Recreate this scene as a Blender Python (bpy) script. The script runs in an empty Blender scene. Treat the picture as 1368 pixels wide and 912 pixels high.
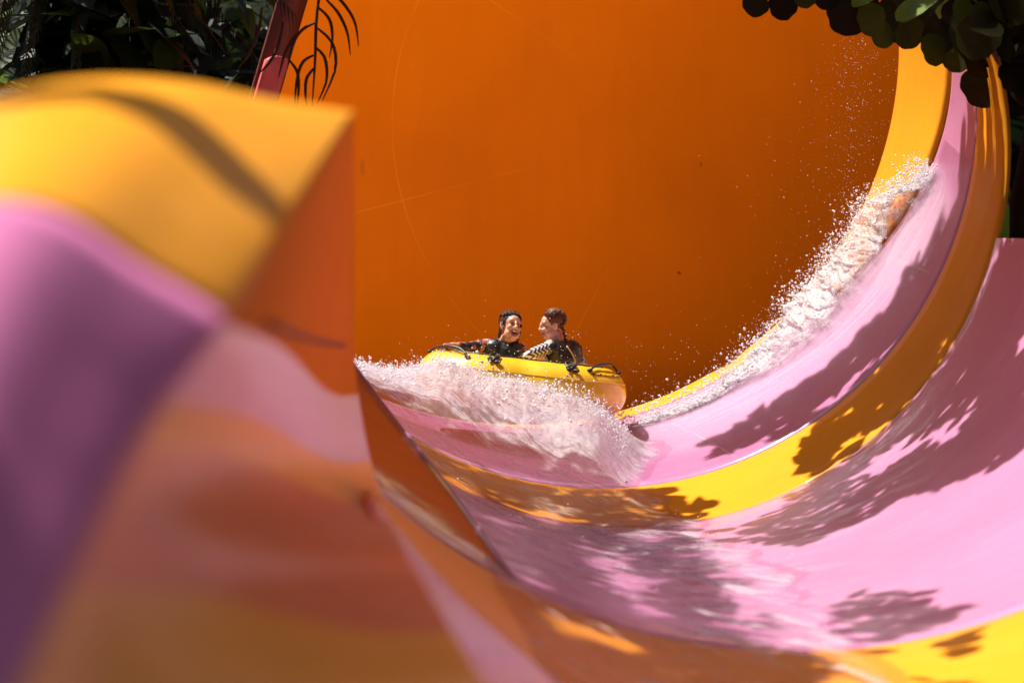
import bpy, bmesh, math, random
from mathutils import Vector, Matrix, noise, Euler
random.seed(7)
sc = bpy.context.scene
COL = sc.collection
F = 3800.0          # focal length in photo pixels (100 mm on a 36 mm sensor, 1368 px wide)
H = 3.0             # eye height above ground
CAM = Vector((0, 0, H))
SUN = Vector((-0.42, 0.12, 0.90)).normalized()

def P(px, py, Y):
    """world point seen at photo pixel (px,py) at distance Y"""
    return Vector(((px-684)*Y/F, Y, H-(py-456)*Y/F))

def lerp(a, b, t): return a+(b-a)*t
def clamp(x, a=0.0, b=1.0): return max(a, min(b, x))
def smooth(a, b, x):
    t = clamp((x-a)/(b-a)); return t*t*(3-2*t)
def catmull(pts, t):
    n = len(pts)-1
    x = clamp(t)*n; i = min(int(x), n-1); f = x-i
    p0 = pts[max(i-1, 0)]; p1 = pts[i]; p2 = pts[i+1]; p3 = pts[min(i+2, n)]
    return tuple(0.5*((2*b)+(-a+c)*f+(2*a-5*b+4*c-d)*f*f+(-a+3*b-3*c+d)*f**3) for a, b, c, d in zip(p0, p1, p2, p3))

# ------------------------------------------------------------------ materials
def new_mat(name):
    m = bpy.data.materials.new(name); m.use_nodes = True
    nt = m.node_tree
    for n in list(nt.nodes): nt.nodes.remove(n)
    return m, nt, nt.nodes, nt.links

def N(nt, typ, **kw):
    n = nt.nodes.new(typ)
    for k, v in kw.items():
        if k in n.inputs.keys(): n.inputs[k].default_value = v
        else: setattr(n, k, v)
    return n

def ramp(nt, a, b, ca=(0,0,0,1), cb=(1,1,1,1)):
    r = nt.nodes.new('ShaderNodeValToRGB')
    r.color_ramp.elements[0].position = a; r.color_ramp.elements[1].position = b
    r.color_ramp.elements[0].color = ca; r.color_ramp.elements[1].color = cb
    return r

def c4(c): return (c[0], c[1], c[2], 1.0)

def mixc(nt, fac, a, b, blend='MIX'):
    m = nt.nodes.new('ShaderNodeMix'); m.data_type = 'RGBA'; m.blend_type = blend
    for s, v in ((0, fac), (6, a), (7, b)):
        if hasattr(v, 'links'): nt.links.new(v, m.inputs[s])
        else: m.inputs[s].default_value = v
    return m.outputs[2]

def gelcoat(name, col, rough=0.22, coat=0.5, seam_u=None, seam_v=None, seam_col=(0.75, 0.7, 0.62), seam_w=0.006, wob=0.02, streak=0.12, off=(0.0, 0.0), trans=0.0, spec=0.4, crough=0.06):
    """painted glass-fibre: slight mottling, scuffs along the slide, panel joints from the UV (in metres)"""
    m, nt, nd, lk = new_mat(name)
    out = N(nt, 'ShaderNodeOutputMaterial'); b = N(nt, 'ShaderNodeBsdfPrincipled')
    lk.new(b.outputs[0], out.inputs[0])
    uv = N(nt, 'ShaderNodeUVMap'); uv.uv_map = 'UVMap'
    tc = N(nt, 'ShaderNodeTexCoord')
    n1 = N(nt, 'ShaderNodeTexNoise', Scale=0.9, Detail=4.0); lk.new(tc.outputs['Object'], n1.inputs['Vector'])
    col2 = tuple(clamp(c*0.80) for c in col)
    base = mixc(nt, n1.outputs[0], c4(col2), c4(tuple(clamp(c*1.12) for c in col)))
    mp = N(nt, 'ShaderNodeMapping'); mp.inputs['Scale'].default_value = (1.2, 26.0, 1.0); lk.new(uv.outputs[0], mp.inputs[0])
    n2 = N(nt, 'ShaderNodeTexNoise', Scale=1.0, Detail=6.0, Roughness=0.7); lk.new(mp.outputs[0], n2.inputs['Vector'])
    r2 = ramp(nt, 0.52, 0.85); lk.new(n2.outputs[0], r2.inputs[0])
    mul = N(nt, 'ShaderNodeMath', operation='MULTIPLY'); mul.inputs[1].default_value = streak; lk.new(r2.outputs[0], mul.inputs[0])
    base = mixc(nt, mul.outputs[0], base, (0.8, 0.75, 0.72, 1))
    if trans:
        m5 = N(nt, 'ShaderNodeMapping'); m5.inputs['Scale'].default_value = (3.5, 3.5, 0.28); lk.new(tc.outputs['Object'], m5.inputs[0])
        n5 = N(nt, 'ShaderNodeTexNoise', Scale=1.6, Detail=7.0, Roughness=0.65); lk.new(m5.outputs[0], n5.inputs['Vector'])
        r5 = ramp(nt, 0.45, 0.72); lk.new(n5.outputs[0], r5.inputs[0])
        f5 = N(nt, 'ShaderNodeMath', operation='MULTIPLY'); f5.inputs[1].default_value = 0.12; lk.new(r5.outputs[0], f5.inputs[0])
        base = mixc(nt, f5.outputs[0], base, c4(tuple(c*0.62 for c in col)))
    # specks of dirt
    n4 = N(nt, 'ShaderNodeTexNoise', Scale=14.0, Detail=2.0); lk.new(tc.outputs['Object'], n4.inputs['Vector'])
    r4 = ramp(nt, 0.80, 0.81); lk.new(n4.outputs[0], r4.inputs[0])
    base = mixc(nt, r4.outputs[0], base, c4(tuple(c*0.35 for c in col)))
    sep = N(nt, 'ShaderNodeSeparateXYZ'); lk.new(uv.outputs[0], sep.inputs[0])
    for k, per in ((0, seam_u), (1, seam_v)):
        if not per: continue
        ad = N(nt, 'ShaderNodeMath', operation='ADD'); ad.inputs[1].default_value = off[k]; lk.new(sep.outputs[k], ad.inputs[0])
        pp = N(nt, 'ShaderNodeMath', operation='PINGPONG'); pp.inputs[1].default_value = per/2; lk.new(ad.outputs[0], pp.inputs[0])
        lt = N(nt, 'ShaderNodeMath', operation='LESS_THAN'); lt.inputs[1].default_value = seam_w; lk.new(pp.outputs[0], lt.inputs[0])
        br = N(nt, 'ShaderNodeTexNoise', Scale=2.3, Detail=3.0); lk.new(tc.outputs['Object'], br.inputs['Vector'])
        rb = ramp(nt, 0.40, 0.62); lk.new(br.outputs[0], rb.inputs[0])
        ml = N(nt, 'ShaderNodeMath', operation='MULTIPLY'); lk.new(lt.outputs[0], ml.inputs[0]); lk.new(rb.outputs[0], ml.inputs[1])
        base = mixc(nt, ml.outputs[0], base, c4(seam_col))
    lk.new(base, b.inputs['Base Color'])
    rr = N(nt, 'ShaderNodeMapRange'); rr.inputs['To Min'].default_value = rough*0.7; rr.inputs['To Max'].default_value = rough*1.5
    lk.new(n2.outputs[0], rr.inputs['Value']); lk.new(rr.outputs[0], b.inputs['Roughness'])
    b.inputs['Coat Weight'].default_value = coat; b.inputs['Coat Roughness'].default_value = crough
    b.inputs['Specular IOR Level'].default_value = spec
    n3 = N(nt, 'ShaderNodeTexNoise', Scale=2.2, Detail=2.0); lk.new(tc.outputs['Object'], n3.inputs['Vector'])
    bp = N(nt, 'ShaderNodeBump'); bp.inputs['Strength'].default_value = 0.5; bp.inputs['Distance'].default_value = wob
    lk.new(n3.outputs[0], bp.inputs['Height']); lk.new(bp.outputs[0], b.inputs['Normal']); lk.new(bp.outputs[0], b.inputs['Coat Normal'])
    if trans:
        tl = N(nt, 'ShaderNodeBsdfTranslucent'); lk.new(base, tl.inputs[0])
        ms = N(nt, 'ShaderNodeMixShader'); ms.inputs[0].default_value = trans
        lk.new(b.outputs[0], ms.inputs[1]); lk.new(tl.outputs[0], ms.inputs[2]); lk.new(ms.outputs[0], out.inputs[0])
    return m

def plain(name, col, rough=0.5, var=0.25, scale=8.0, spec=0.5, coat=0.0, bump=0.0, sss=0.0, metal=0.0):
    m, nt, nd, lk = new_mat(name)
    out = N(nt, 'ShaderNodeOutputMaterial'); b = N(nt, 'ShaderNodeBsdfPrincipled')
    lk.new(b.outputs[0], out.inputs[0])
    tc = N(nt, 'ShaderNodeTexCoord')
    n1 = N(nt, 'ShaderNodeTexNoise', Scale=scale, Detail=4.0); lk.new(tc.outputs['Object'], n1.inputs['Vector'])
    base = mixc(nt, n1.outputs[0], c4(tuple(c*(1-var) for c in col)), c4(tuple(clamp(c*(1+var)) for c in col)))
    lk.new(base, b.inputs['Base Color'])
    b.inputs['Roughness'].default_value = rough; b.inputs['Specular IOR Level'].default_value = spec
    b.inputs['Coat Weight'].default_value = coat; b.inputs['Metallic'].default_value = metal
    if sss:
        b.inputs['Subsurface Weight'].default_value = sss; b.inputs['Subsurface Radius'].default_value = (0.01, 0.004, 0.002)
    if bump:
        bp = N(nt, 'ShaderNodeBump'); bp.inputs['Strength'].default_value = 0.6; bp.inputs['Distance'].default_value = bump
        lk.new(n1.outputs[0], bp.inputs['Height']); lk.new(bp.outputs[0], b.inputs['Normal'])
    return m

def leafmat(name, c1, c2, rough=0.35, trans=0.25, spec=0.3):
    m, nt, nd, lk = new_mat(name)
    out = N(nt, 'ShaderNodeOutputMaterial'); b = N(nt, 'ShaderNodeBsdfPrincipled')
    at = N(nt, 'ShaderNodeAttribute', attribute_name='tint')
    tc = N(nt, 'ShaderNodeTexCoord')
    n1 = N(nt, 'ShaderNodeTexNoise', Scale=20.0, Detail=3.0); lk.new(tc.outputs['Object'], n1.inputs['Vector'])
    base = mixc(nt, at.outputs['Fac'], c4(c1), c4(c2))
    base = mixc(nt, 0.35, base, n1.outputs[0], 'MULTIPLY')
    lk.new(base, b.inputs['Base Color']); b.inputs['Roughness'].default_value = rough; b.inputs['Specular IOR Level'].default_value = spec
    tr = N(nt, 'ShaderNodeBsdfTranslucent'); lk.new(base, tr.inputs[0])
    mx = N(nt, 'ShaderNodeMixShader'); mx.inputs[0].default_value = trans
    lk.new(b.outputs[0], mx.inputs[1]); lk.new(tr.outputs[0], mx.inputs[2]); lk.new(mx.outputs[0], out.inputs[0])
    return m

def watermat(name, stretch=(3.0, 1.0), rot=0.0, lo=1.05, hi=1.75, nscale=1.0, foam_gain=1.0, base_foam=0.0, tint=(0.95, 0.91, 0.95), bump=0.03, refl=0.32):
    m, nt, nd, lk = new_mat(name)
    out = N(nt, 'ShaderNodeOutputMaterial')
    uv = N(nt, 'ShaderNodeUVMap'); uv.uv_map = 'UVMap'
    mp = N(nt, 'ShaderNodeMapping'); mp.inputs['Scale'].default_value = (stretch[0], stretch[1], 1); mp.inputs['Rotation'].default_value = (0, 0, rot)
    m0 = N(nt, 'ShaderNodeMapping'); m0.inputs['Rotation'].default_value = (0, 0, rot); lk.new(uv.outputs[0], m0.inputs[0])
    mp.inputs['Rotation'].default_value = (0, 0, 0); lk.new(m0.outputs[0], mp.inputs[0])
    tc = N(nt, 'ShaderNodeTexCoord')
    nA = N(nt, 'ShaderNodeTexNoise', Scale=2.2, Detail=8.0, Roughness=0.66, Distortion=0.8); lk.new(mp.outputs[0], nA.inputs['Vector'])
    nB = N(nt, 'ShaderNodeTexNoise', Scale=0.8, Detail=3.0, Roughness=0.5); lk.new(mp.outputs[0], nB.inputs['Vector'])
    nC = N(nt, 'ShaderNodeTexNoise', Scale=38.0, Detail=5.0, Roughness=0.7); lk.new(tc.outputs['Object'], nC.inputs['Vector'])
    at = N(nt, 'ShaderNodeAttribute', attribute_name='foam')
    # foam = smoothstep( noise + attr )
    a1 = N(nt, 'ShaderNodeMath', operation='MULTIPLY_ADD'); lk.new(nA.outputs[0], a1.inputs[0]); a1.inputs[1].default_value = nscale
    a0 = N(nt, 'ShaderNodeMath', operation='SUBTRACT'); lk.new(at.outputs['Fac'], a0.inputs[0]); a0.inputs[1].default_value = 0.5*(nscale-1)
    lk.new(a0.outputs[0], a1.inputs[2])
    a2 = N(nt, 'ShaderNodeMath', operation='MULTIPLY_ADD'); lk.new(nB.outputs[0], a2.inputs[0]); a2.inputs[1].default_value = 0.55; lk.new(a1.outputs[0], a2.inputs[2])
    a3 = N(nt, 'ShaderNodeMath', operation='MULTIPLY_ADD'); lk.new(nC.outputs[0], a3.inputs[0]); a3.inputs[1].default_value = 0.35; lk.new(a2.outputs[0], a3.inputs[2])
    mr = N(nt, 'ShaderNodeMapRange'); mr.interpolation_type = 'SMOOTHSTEP'
    mr.inputs['From Min'].default_value = lo; mr.inputs['From Max'].default_value = hi
    mr.inputs['To Min'].default_value = base_foam; mr.inputs['To Max'].default_value = foam_gain
    lk.new(a3.outputs[0], mr.inputs['Value'])
    bp = N(nt, 'ShaderNodeBump'); bp.inputs['Strength'].default_value = 1.0; bp.inputs['Distance'].default_value = bump
    lk.new(a3.outputs[0], bp.inputs['Height'])
    tr = N(nt, 'ShaderNodeBsdfTransparent'); tr.inputs[0].default_value = c4(tint)
    gl = N(nt, 'ShaderNodeBsdfGlossy'); gl.inputs['Roughness'].default_value = 0.08; lk.new(bp.outputs[0], gl.inputs['Normal'])
    fr = N(nt, 'ShaderNodeFresnel', IOR=1.33); lk.new(bp.outputs[0], fr.inputs['Normal'])
    fm2 = N(nt, 'ShaderNodeMath', operation='MULTIPLY'); fm2.inputs[1].default_value = refl; lk.new(fr.outputs[0], fm2.inputs[0])
    cl = N(nt, 'ShaderNodeMixShader'); lk.new(fm2.outputs[0], cl.inputs[0]); lk.new(tr.outputs[0], cl.inputs[1]); lk.new(gl.outputs[0], cl.inputs[2])
    df = N(nt, 'ShaderNodeBsdfPrincipled'); df.inputs['Base Color'].default_value = (0.93, 0.92, 0.94, 1); df.inputs['Roughness'].default_value = 0.25
    lk.new(bp.outputs[0], df.inputs['Normal'])
    tl = N(nt, 'ShaderNodeBsdfTranslucent'); tl.inputs[0].default_value = (0.93, 0.92, 0.95, 1); lk.new(bp.outputs[0], tl.inputs['Normal'])
    fm = N(nt, 'ShaderNodeMixShader'); fm.inputs[0].default_value = 0.55; lk.new(df.outputs[0], fm.inputs[1]); lk.new(tl.outputs[0], fm.inputs[2])
    mx = N(nt, 'ShaderNodeMixShader'); aa = N(nt, 'ShaderNodeMath', operation='MULTIPLY_ADD', use_clamp=True); lk.new(at.outputs['Fac'], aa.inputs[0]); aa.inputs[1].default_value = 0.95; lk.new(mr.outputs[0], aa.inputs[2])
    cx = N(nt, 'ShaderNodeMath', operation='MAXIMUM'); lk.new(aa.outputs[0], cx.inputs[0]); cx.inputs[1].default_value = 0.0
    cn = N(nt, 'ShaderNodeMath', operation='MINIMUM'); lk.new(cx.outputs[0], cn.inputs[0]); cn.inputs[1].default_value = foam_gain
    lk.new(cn.outputs[0], mx.inputs[0]); lk.new(cl.outputs[0], mx.inputs[1]); lk.new(fm.outputs[0], mx.inputs[2])
    lk.new(mx.outputs[0], out.inputs[0])
    return m

# ------------------------------------------------------------------ object helpers
def tag(o, label=None, cat=None, group=None, kind=None):
    if label: o['label'] = label
    if cat: o['category'] = cat
    if group: o['group'] = group
    if kind: o['kind'] = kind
    return o

def empty(name, loc=(0, 0, 0)):
    o = bpy.data.objects.new(name, None); COL.objects.link(o); o.location = loc
    return o

def link(name, me, mat=None, parent=None, smooth_=True):
    o = bpy.data.objects.new(name, me); COL.objects.link(o)
    if mat: me.materials.append(mat)
    if smooth_:
        me.polygons.foreach_set('use_smooth', [True]*len(me.polygons))
    if parent:
        o.parent = parent
        M = Matrix.Translation(parent.location) if parent.parent is None else Matrix()   # parts of parts: the part already sits at the world origin
        o.matrix_parent_inverse = M.inverted()
    return o

def grid(name, fn, nu, nv, mat, parent=None, uvfn=None, thick=0.02, face=None, attr=None, wrap=False):
    """fn(u,v)->Vector; uvfn(u,v)->(m,m); face: point the front looks at"""
    vs, uvs, at = [], [], []
    for j in range(nv+1):
        for i in range(nu+1):
            u, v = i/nu, j/nv
            vs.append(fn(u, v)); uvs.append(uvfn(u, v) if uvfn else (u, v))
            if attr: at.append(attr(u, v))
    fs = []
    for j in range(nv):
        for i in range(nu):
            a = j*(nu+1)+i
            fs.append((a, a+1, a+nu+2, a+nu+1))
    if face is not None:
        k = fs[len(fs)//2+nu//2]
        n = (vs[k[1]]-vs[k[0]]).cross(vs[k[3]]-vs[k[0]])
        if n.dot(face-vs[k[0]]) < 0: fs = [tuple(reversed(f)) for f in fs]
    me = bpy.data.meshes.new(name); me.from_pydata([tuple(v) for v in vs], [], fs)
    ul = me.uv_layers.new(name='UVMap')
    for l in me.loops: ul.data[l.index].uv = uvs[l.vertex_index]
    if attr:
        a = me.attributes.new('foam', 'FLOAT', 'POINT'); a.data.foreach_set('value', at)
    o = link(name, me, mat, parent)
    if thick:
        s = o.modifiers.new('thickness', 'SOLIDIFY'); s.thickness = thick; s.offset = -1
    return o

def tube(bm, pts, rad, seg=8, closed=False):
    """swept tube through pts with radius (number or list)"""
    n = len(pts); rings = []
    up = Vector((0, 0, 1))
    prev = None
    for i, p in enumerate(pts):
        a = pts[(i-1) % n] if (closed or i > 0) else pts[0]
        b = pts[(i+1) % n] if (closed or i < n-1) else pts[-1]
        d = (Vector(b)-Vector(a)).normalized()
        if prev is None:
            x = d.cross(up)
            if x.length < 1e-3: x = d.cross(Vector((1, 0, 0)))
        else:
            x = prev-d*prev.dot(d)
        x.normalize(); prev = x; y = d.cross(x)
        r = rad[i] if isinstance(rad, (list, tuple)) else rad
        rings.append([bm.verts.new(Vector(p)+(x*math.cos(2*math.pi*k/seg)+y*math.sin(2*math.pi*k/seg))*r) for k in range(seg)])
    m = n if closed else n-1
    for i in range(m):
        A, B = rings[i], rings[(i+1) % n]
        for k in range(seg):
            bm.faces.new((A[k], A[(k+1) % seg], B[(k+1) % seg], B[k]))
    if not closed:
        bm.faces.new(list(reversed(rings[0]))); bm.faces.new(rings[-1])

def ell(bm, c, r, M=None, sub=2):
    T = Matrix.Translation(c) @ Matrix.Diagonal((r[0], r[1], r[2], 1))
    if M is not None: T = M @ T
    bmesh.ops.create_icosphere(bm, subdivisions=sub, radius=1, matrix=T)

def caps(bm, a, b, ra, rb, n=None):
    a, b = Vector(a), Vector(b)
    n = n or max(3, int((b-a).length/(min(ra, rb)*0.4))+1)
    for i in range(n+1):
        t = i/n
        bmesh.ops.create_icosphere(bm, subdivisions=2, radius=lerp(ra, rb, t), matrix=Matrix.Translation(a.lerp(b, t)))

def bm_obj(name, bm, mat=None, parent=None, smooth_=True):
    me = bpy.data.meshes.new(name)
    bmesh.ops.recalc_face_normals(bm, faces=bm.faces)
    bm.to_mesh(me); bm.free()
    return link(name, me, mat, parent, smooth_)

def remesh_obj(name, bm, voxel, mat, parent=None, sm=4, fac=0.5):
    me = bpy.data.meshes.new('tmp'); bm.to_mesh(me); bm.free()
    t = bpy.data.objects.new('tmp', me); COL.objects.link(t)
    r = t.modifiers.new('r', 'REMESH'); r.mode = 'VOXEL'; r.voxel_size = voxel
    s = t.modifiers.new('s', 'SMOOTH'); s.factor = fac; s.iterations = sm
    dg = bpy.context.evaluated_depsgraph_get()
    out = bpy.data.meshes.new_from_object(t.evaluated_get(dg))
    bpy.data.objects.remove(t); bpy.data.meshes.remove(me)
    out.name = name
    out.materials.clear()
    return link(name, out, mat, parent)

# ------------------------------------------------------------------ colours
PINK = (0.62, 0.26, 0.465); YEL = (0.86, 0.345, 0.02); ORA = (0.92, 0.168, 0.001)
M_pink = gelcoat('pink_gelcoat', PINK, seam_u=1.9, off=(0.55, 0), seam_w=0.005, seam_col=(0.8, 0.6, 0.6))
M_pink2 = gelcoat('plain_pink_gelcoat', PINK, streak=0.06, coat=0.25, spec=0.3, seam_v=3.1, off=(0, 1.2), seam_w=0.004, seam_col=(0.72, 0.42, 0.52))
M_yel = gelcoat('yellow_gelcoat', YEL, streak=0.06, coat=0.04, spec=0.06, rough=0.35)
M_ora = gelcoat('orange_gelcoat', ORA, rough=0.4, coat=0.03, spec=0.15, trans=0.56, seam_u=2.0, seam_v=2.55, seam_col=(0.95, 0.235, 0.01), seam_w=0.004, streak=0.01, off=(0.4, 0.0), wob=0.01)
M_red = gelcoat('mirrored_orange_gelcoat', (0.27, 0.05, 0.04), rough=0.22, coat=0.35, streak=0.06)
M_purple = gelcoat('mauve_gelcoat', (0.56, 0.165, 0.35), streak=0.03, rough=0.5, coat=0.05, spec=0.15)
M_s_or = gelcoat('orange_reflection_gelcoat', (0.66, 0.205, 0.001), rough=0.6, coat=0.0, crough=0.2, spec=0.02, streak=0.03)
M_s_pk = gelcoat('pink_edge_and_reflection', PINK, rough=0.4, coat=0.45, crough=0.2, spec=0.25, streak=0.10)
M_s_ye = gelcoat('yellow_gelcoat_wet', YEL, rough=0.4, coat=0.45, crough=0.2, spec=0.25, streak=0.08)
M_s_tc = gelcoat('salmon_reflection_gelcoat', (0.78, 0.19, 0.05), rough=0.45, coat=0.2, crough=0.2, spec=0.2, streak=0.10)
M_s_am = gelcoat('amber_reflection_gelcoat', (0.95, 0.36, 0.008), rough=0.45, coat=0.2, crough=0.2, spec=0.2, streak=0.10)
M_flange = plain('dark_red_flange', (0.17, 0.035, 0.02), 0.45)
M_coral = plain('coral_paint', (0.75, 0.13, 0.12), 0.4)
M_white = plain('pale_flange', (0.75, 0.66, 0.55), 0.4)

# ------------------------------------------------------------------ the slide: a funnel of banded rings
# (distance, centre px, centre py, radius px)
SEC = [(23.2, 694, 60, 507), (20.5, 803, 150, 502), (19.3, 840, 199, 505), (12.6, 1065, 19, 850), (9.0, 1430, -29, 1160), (5.5, 2100, -260, 1900)]
SECM = [((c-684)*Y/F, H-(cy-456)*Y/F, r*Y/F, Y) for Y, c, cy, r in SEC]
def section(Y):
    for i in range(len(SECM)-1):
        if SECM[i][3] >= Y >= SECM[i+1][3]-1e-6 or i == len(SECM)-2: break
    a, b = SECM[i], SECM[i+1]
    t = (a[3]-Y)/(a[3]-b[3])
    def slope(k, q):
        if k <= 0 or k >= len(SECM)-1:
            k0, k1 = (0, 1) if k <= 0 else (len(SECM)-2, len(SECM)-1)
            return (SECM[k1][q]-SECM[k0][q])/(SECM[k1][3]-SECM[k0][3])
        l = (SECM[k][q]-SECM[k-1][q])/(SECM[k][3]-SECM[k-1][3]); r = (SECM[k+1][q]-SECM[k][q])/(SECM[k+1][3]-SECM[k][3])
        return 0 if l*r <= 0 else 2*l*r/(l+r)
    res = []
    h = b[3]-a[3]
    for q in range(3):
        m0, m1 = slope(i, q)*h, slope(i+1, q)*h
        t2, t3 = t*t, t**3
        res.append((2*t3-3*t2+1)*a[q]+(t3-2*t2+t)*m0+(-2*t3+3*t2)*b[q]+(t3-t2)*m1)
    return res
def ring(th, Y, inset=0.0):
    cx, cz, R = section(Y)
    a = math.radians(th)
    return Vector((cx+(R-inset)*math.cos(a), Y, cz-(R-inset)*math.sin(a)))
def ringpx(v):
    return (684+v.x*F/v.y, 456-(v.z-H)*F/v.y)

K1 = [(474, 150, 8.2), (405, 262, 6.8), (310, 415, 5.5), (190, 585, 4.6), (105, 750, 4.0), (25, 920, 3.5), (-50, 1060, 3.2)]
K1 = [(x, y, Y*.86) for x, y, Y in K1]
K2 = [(473, 158, 9.0), (474, 300, 12.0), (474, 410, 12.6), (474, 482, 12.7), (484, 560, 12.3), (502, 640, 11.9), (530, 712, 11.4), (566, 775, 10.9), (610, 850, 10.3), (655, 920, 9.8), (730, 1020, 9.1)]
def k2x(y):
    if y <= K2[0][1]: return K2[0][0]
    for a, b in zip(K2, K2[1:]):
        if y <= b[1]: return lerp(a[0], b[0], (y-a[1])/(b[1]-a[1]))
    return K2[-1][0]+(y-K2[-1][1])*0.9
def th_left(Y, m=12):
    """angle at which the band runs in behind the near wall"""
    th = 95.0
    while th < 165:
        x, y = ringpx(ring(th, Y))
        if x < k2x(y)-m: break
        th += 0.25
    return th
TL_TAB = [(12.6-0.2*i, th_left(12.6-0.2*i)) for i in range(36)]
def th_l(Y):
    x = clamp((12.6-Y)/0.2, 0, 34.999); i = int(x)
    return lerp(TL_TAB[i][1], TL_TAB[i+1][1], x-i)
# keep the near wall's far edge just in front of the band behind it
def band_depth(x, y):
    best = (1e9, 12.6)
    for i in range(140):
        Y = 12.8-i*0.045
        c, cz, R = section(Y); X = (x-684)*Y/F; k = R*R-(X-c)**2
        if k < 0: continue
        Z = cz-math.sqrt(k); d = abs((456-(Z-H)*F/Y)-y)
        if d < best[0]: best = (d, Y)
    return best[1]
K2 = [(x, y, min(Yk, band_depth(x, y)-0.7) if y > 600 else Yk) for x, y, Yk in K2]
print('K2', [(a, b, round(c, 2)) for a, b, c in K2])

slide = empty('water_slide', (0.8, 18, 0.3))
tag(slide, 'giant funnel water slide of pink and yellow bands under a tall orange curved wall', 'water slide')
def yB(th):     # the yellow / pink boundary near the far lip leans: wide up the side, narrow at the bottom
    return 23.2-2.7*lerp(lerp(0.70, 0.10, smooth(-10, 62, th)), 0.004, smooth(84, 98, th))
def band(name, mat, y0, y1, th0, th1, nu, nv, thick=0.03, uoff=0.0):
    def fn(u, v):
        e1 = 140 if callable(th1) else th1[0]
        Ya = y0(lerp(th0[0], e1, u)) if callable(y0) else y0
        Yb = y1(lerp(th0[0], e1, u)) if callable(y1) else y1
        Y = lerp(Ya, Yb, v)
        t1 = th1(Y) if callable(th1) else lerp(th1[0], th1[1], v)
        th = lerp(lerp(th0[0], th0[1], v), t1, u)
        return ring(th, Y)
    def uvf(u, v):
        th = lerp(th0[0], 140 if callable(th1) else th1[0], u); Y = lerp(y0 if not callable(y0) else 23, y1 if not callable(y1) else 22, v)
        return (math.radians(th)*2.6+uoff, Y)
    return grid(name, fn, nu, nv, mat, slide, uvf, thick, CAM+Vector((0.8, 12, 2)))
band('yellow_band', M_yel, 23.2, yB, (-4, -9), (166, 166), 120, 10)
band('pink_band', M_pink, yB, 20.5, (-9, -13), (166, 163), 120, 16)
band('yellow_band', M_yel, 20.5, 19.3, (-15, -18), (163, 160), 120, 8)
band('pink_band', M_pink2, 19.3, 12.6, (13.6, 20.5), (155, 139), 120, 40)
band('yellow_band', M_yel, 12.6, 9.0, (20.5, 26), th_l, 140, 24)
band('pink_band', M_pink2, 9.0, 5.6, (26, 32), th_l, 110, 20)
# far lip: a rolled yellow edge behind the first band
def lipf(u, v):
    th = lerp(-4, 92, u); a = math.pi*v
    return ring(th, 23.2, -0.03+0.03*math.cos(a)) + Vector((0, 0.03*math.sin(a), 0))
grid('rolled_lip', lipf, 110, 5, M_yel, slide, None, 0.0)
# pale flange closing the top of the ring on the side under the leaves
def flf(u, v):
    Y = lerp(23.15, 19.3, u); th = lerp(-4.0, -18, u)
    return ring(th, Y, lerp(-0.16, 0.0, v)) + Vector((0, 0, 0.004))
grid('top_flange', flf, 12, 2, M_white, slide, None, 0.03)
# orange wall: tall concave shell that leans forward at the top
def shellp(x, z):
    # x,z world metres ; returns point
    dx = x-1.1
    Y = 25.3-0.055*dx*dx-0.012*max(0.0, z-H)**2.2*1.15-0.05*(z-H)
    if z < H: Y -= 0.10*(H-z)**2
    return Vector((x, Y, z))
def shell_left(z):      # cut edge leans
    Y = 24.6
    x0 = P(372, 135, Y).x; x1 = P(412, 0, Y).x
    z0 = P(0, 135, Y).z; z1 = P(0, 0, Y).z
    return x0+(x1-x0)*(z-z0)/(z1-z0)
Z0, Z1 = H-1.9, H+6.0
def shf(u, v):
    z = lerp(Z0, Z1, v); xl = shell_left(z); x = lerp(xl, 3.95, u)
    return shellp(x, z)
def shuv(p):
    dx, dz = p.x-1.5, p.z-H-1.9
    return (math.atan2(dx, dz)*2.4, math.hypot(dx, dz))
shell = grid('orange_shell', shf, 60, 50, M_ora, slide, lambda u, v: shuv(shf(u, v)), 0.0, CAM)
def flange(u, v):
    z = lerp(Z0, Z1, u); x = shell_left(z)
    p = shellp(x, z)
    return p+Vector((-0.24*v-0.003, -0.05-0.10*v, -0.02*v))
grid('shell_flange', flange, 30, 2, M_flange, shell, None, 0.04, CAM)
def coral(u, v):
    z = lerp(P(0, 150, 24.6).z, P(0, 85, 24.6).z, v)
    x = shell_left(z)-lerp(0.0, 0.19, 1-u)+0.015
    return shellp(x, z)+Vector((0, -0.22, 0.04*math.sin(u*3)))
grid('coral_bracket', coral, 6, 6, M_coral, shell, None, 0.05, CAM)

# ---- wall of the exit flume: near, on the viewer's left hand
K = [(464, 476, 17.2), (500, 525, 17.0), (540, 577, 16.4), (600, 652, 15.2), (650, 722, 14.0), (696, 786, 12.9)]
EL = [(430, 560, 13.6), (470, 622, 13.2), (520, 672, 12.9), (590, 722, 12.8), (640, 752, 12.7), (692, 786, 12.65)]
def s3(u, v):
    a = P(*catmull(K, u)); b = P(*catmull(EL, u))
    p = b.lerp(a, v)
    return p + Vector((-0.10, 0.25, -0.05))*math.sin(math.pi*v)*(1-u)
grid('mirrored_orange_panel', s3, 40, 16, M_red, slide, lambda u, v: (u*3, v*2), 0.02, CAM)  # dark red paints the mirrored orange wall and shade onto the panel
bm = bmesh.new()
tube(bm, [P(*catmull(K, i/30))+Vector((0, -0.01, 0.01)) for i in range(31)], 0.007, 8)
bm_obj('panel_edge', bm, M_s_pk, slide)

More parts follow.
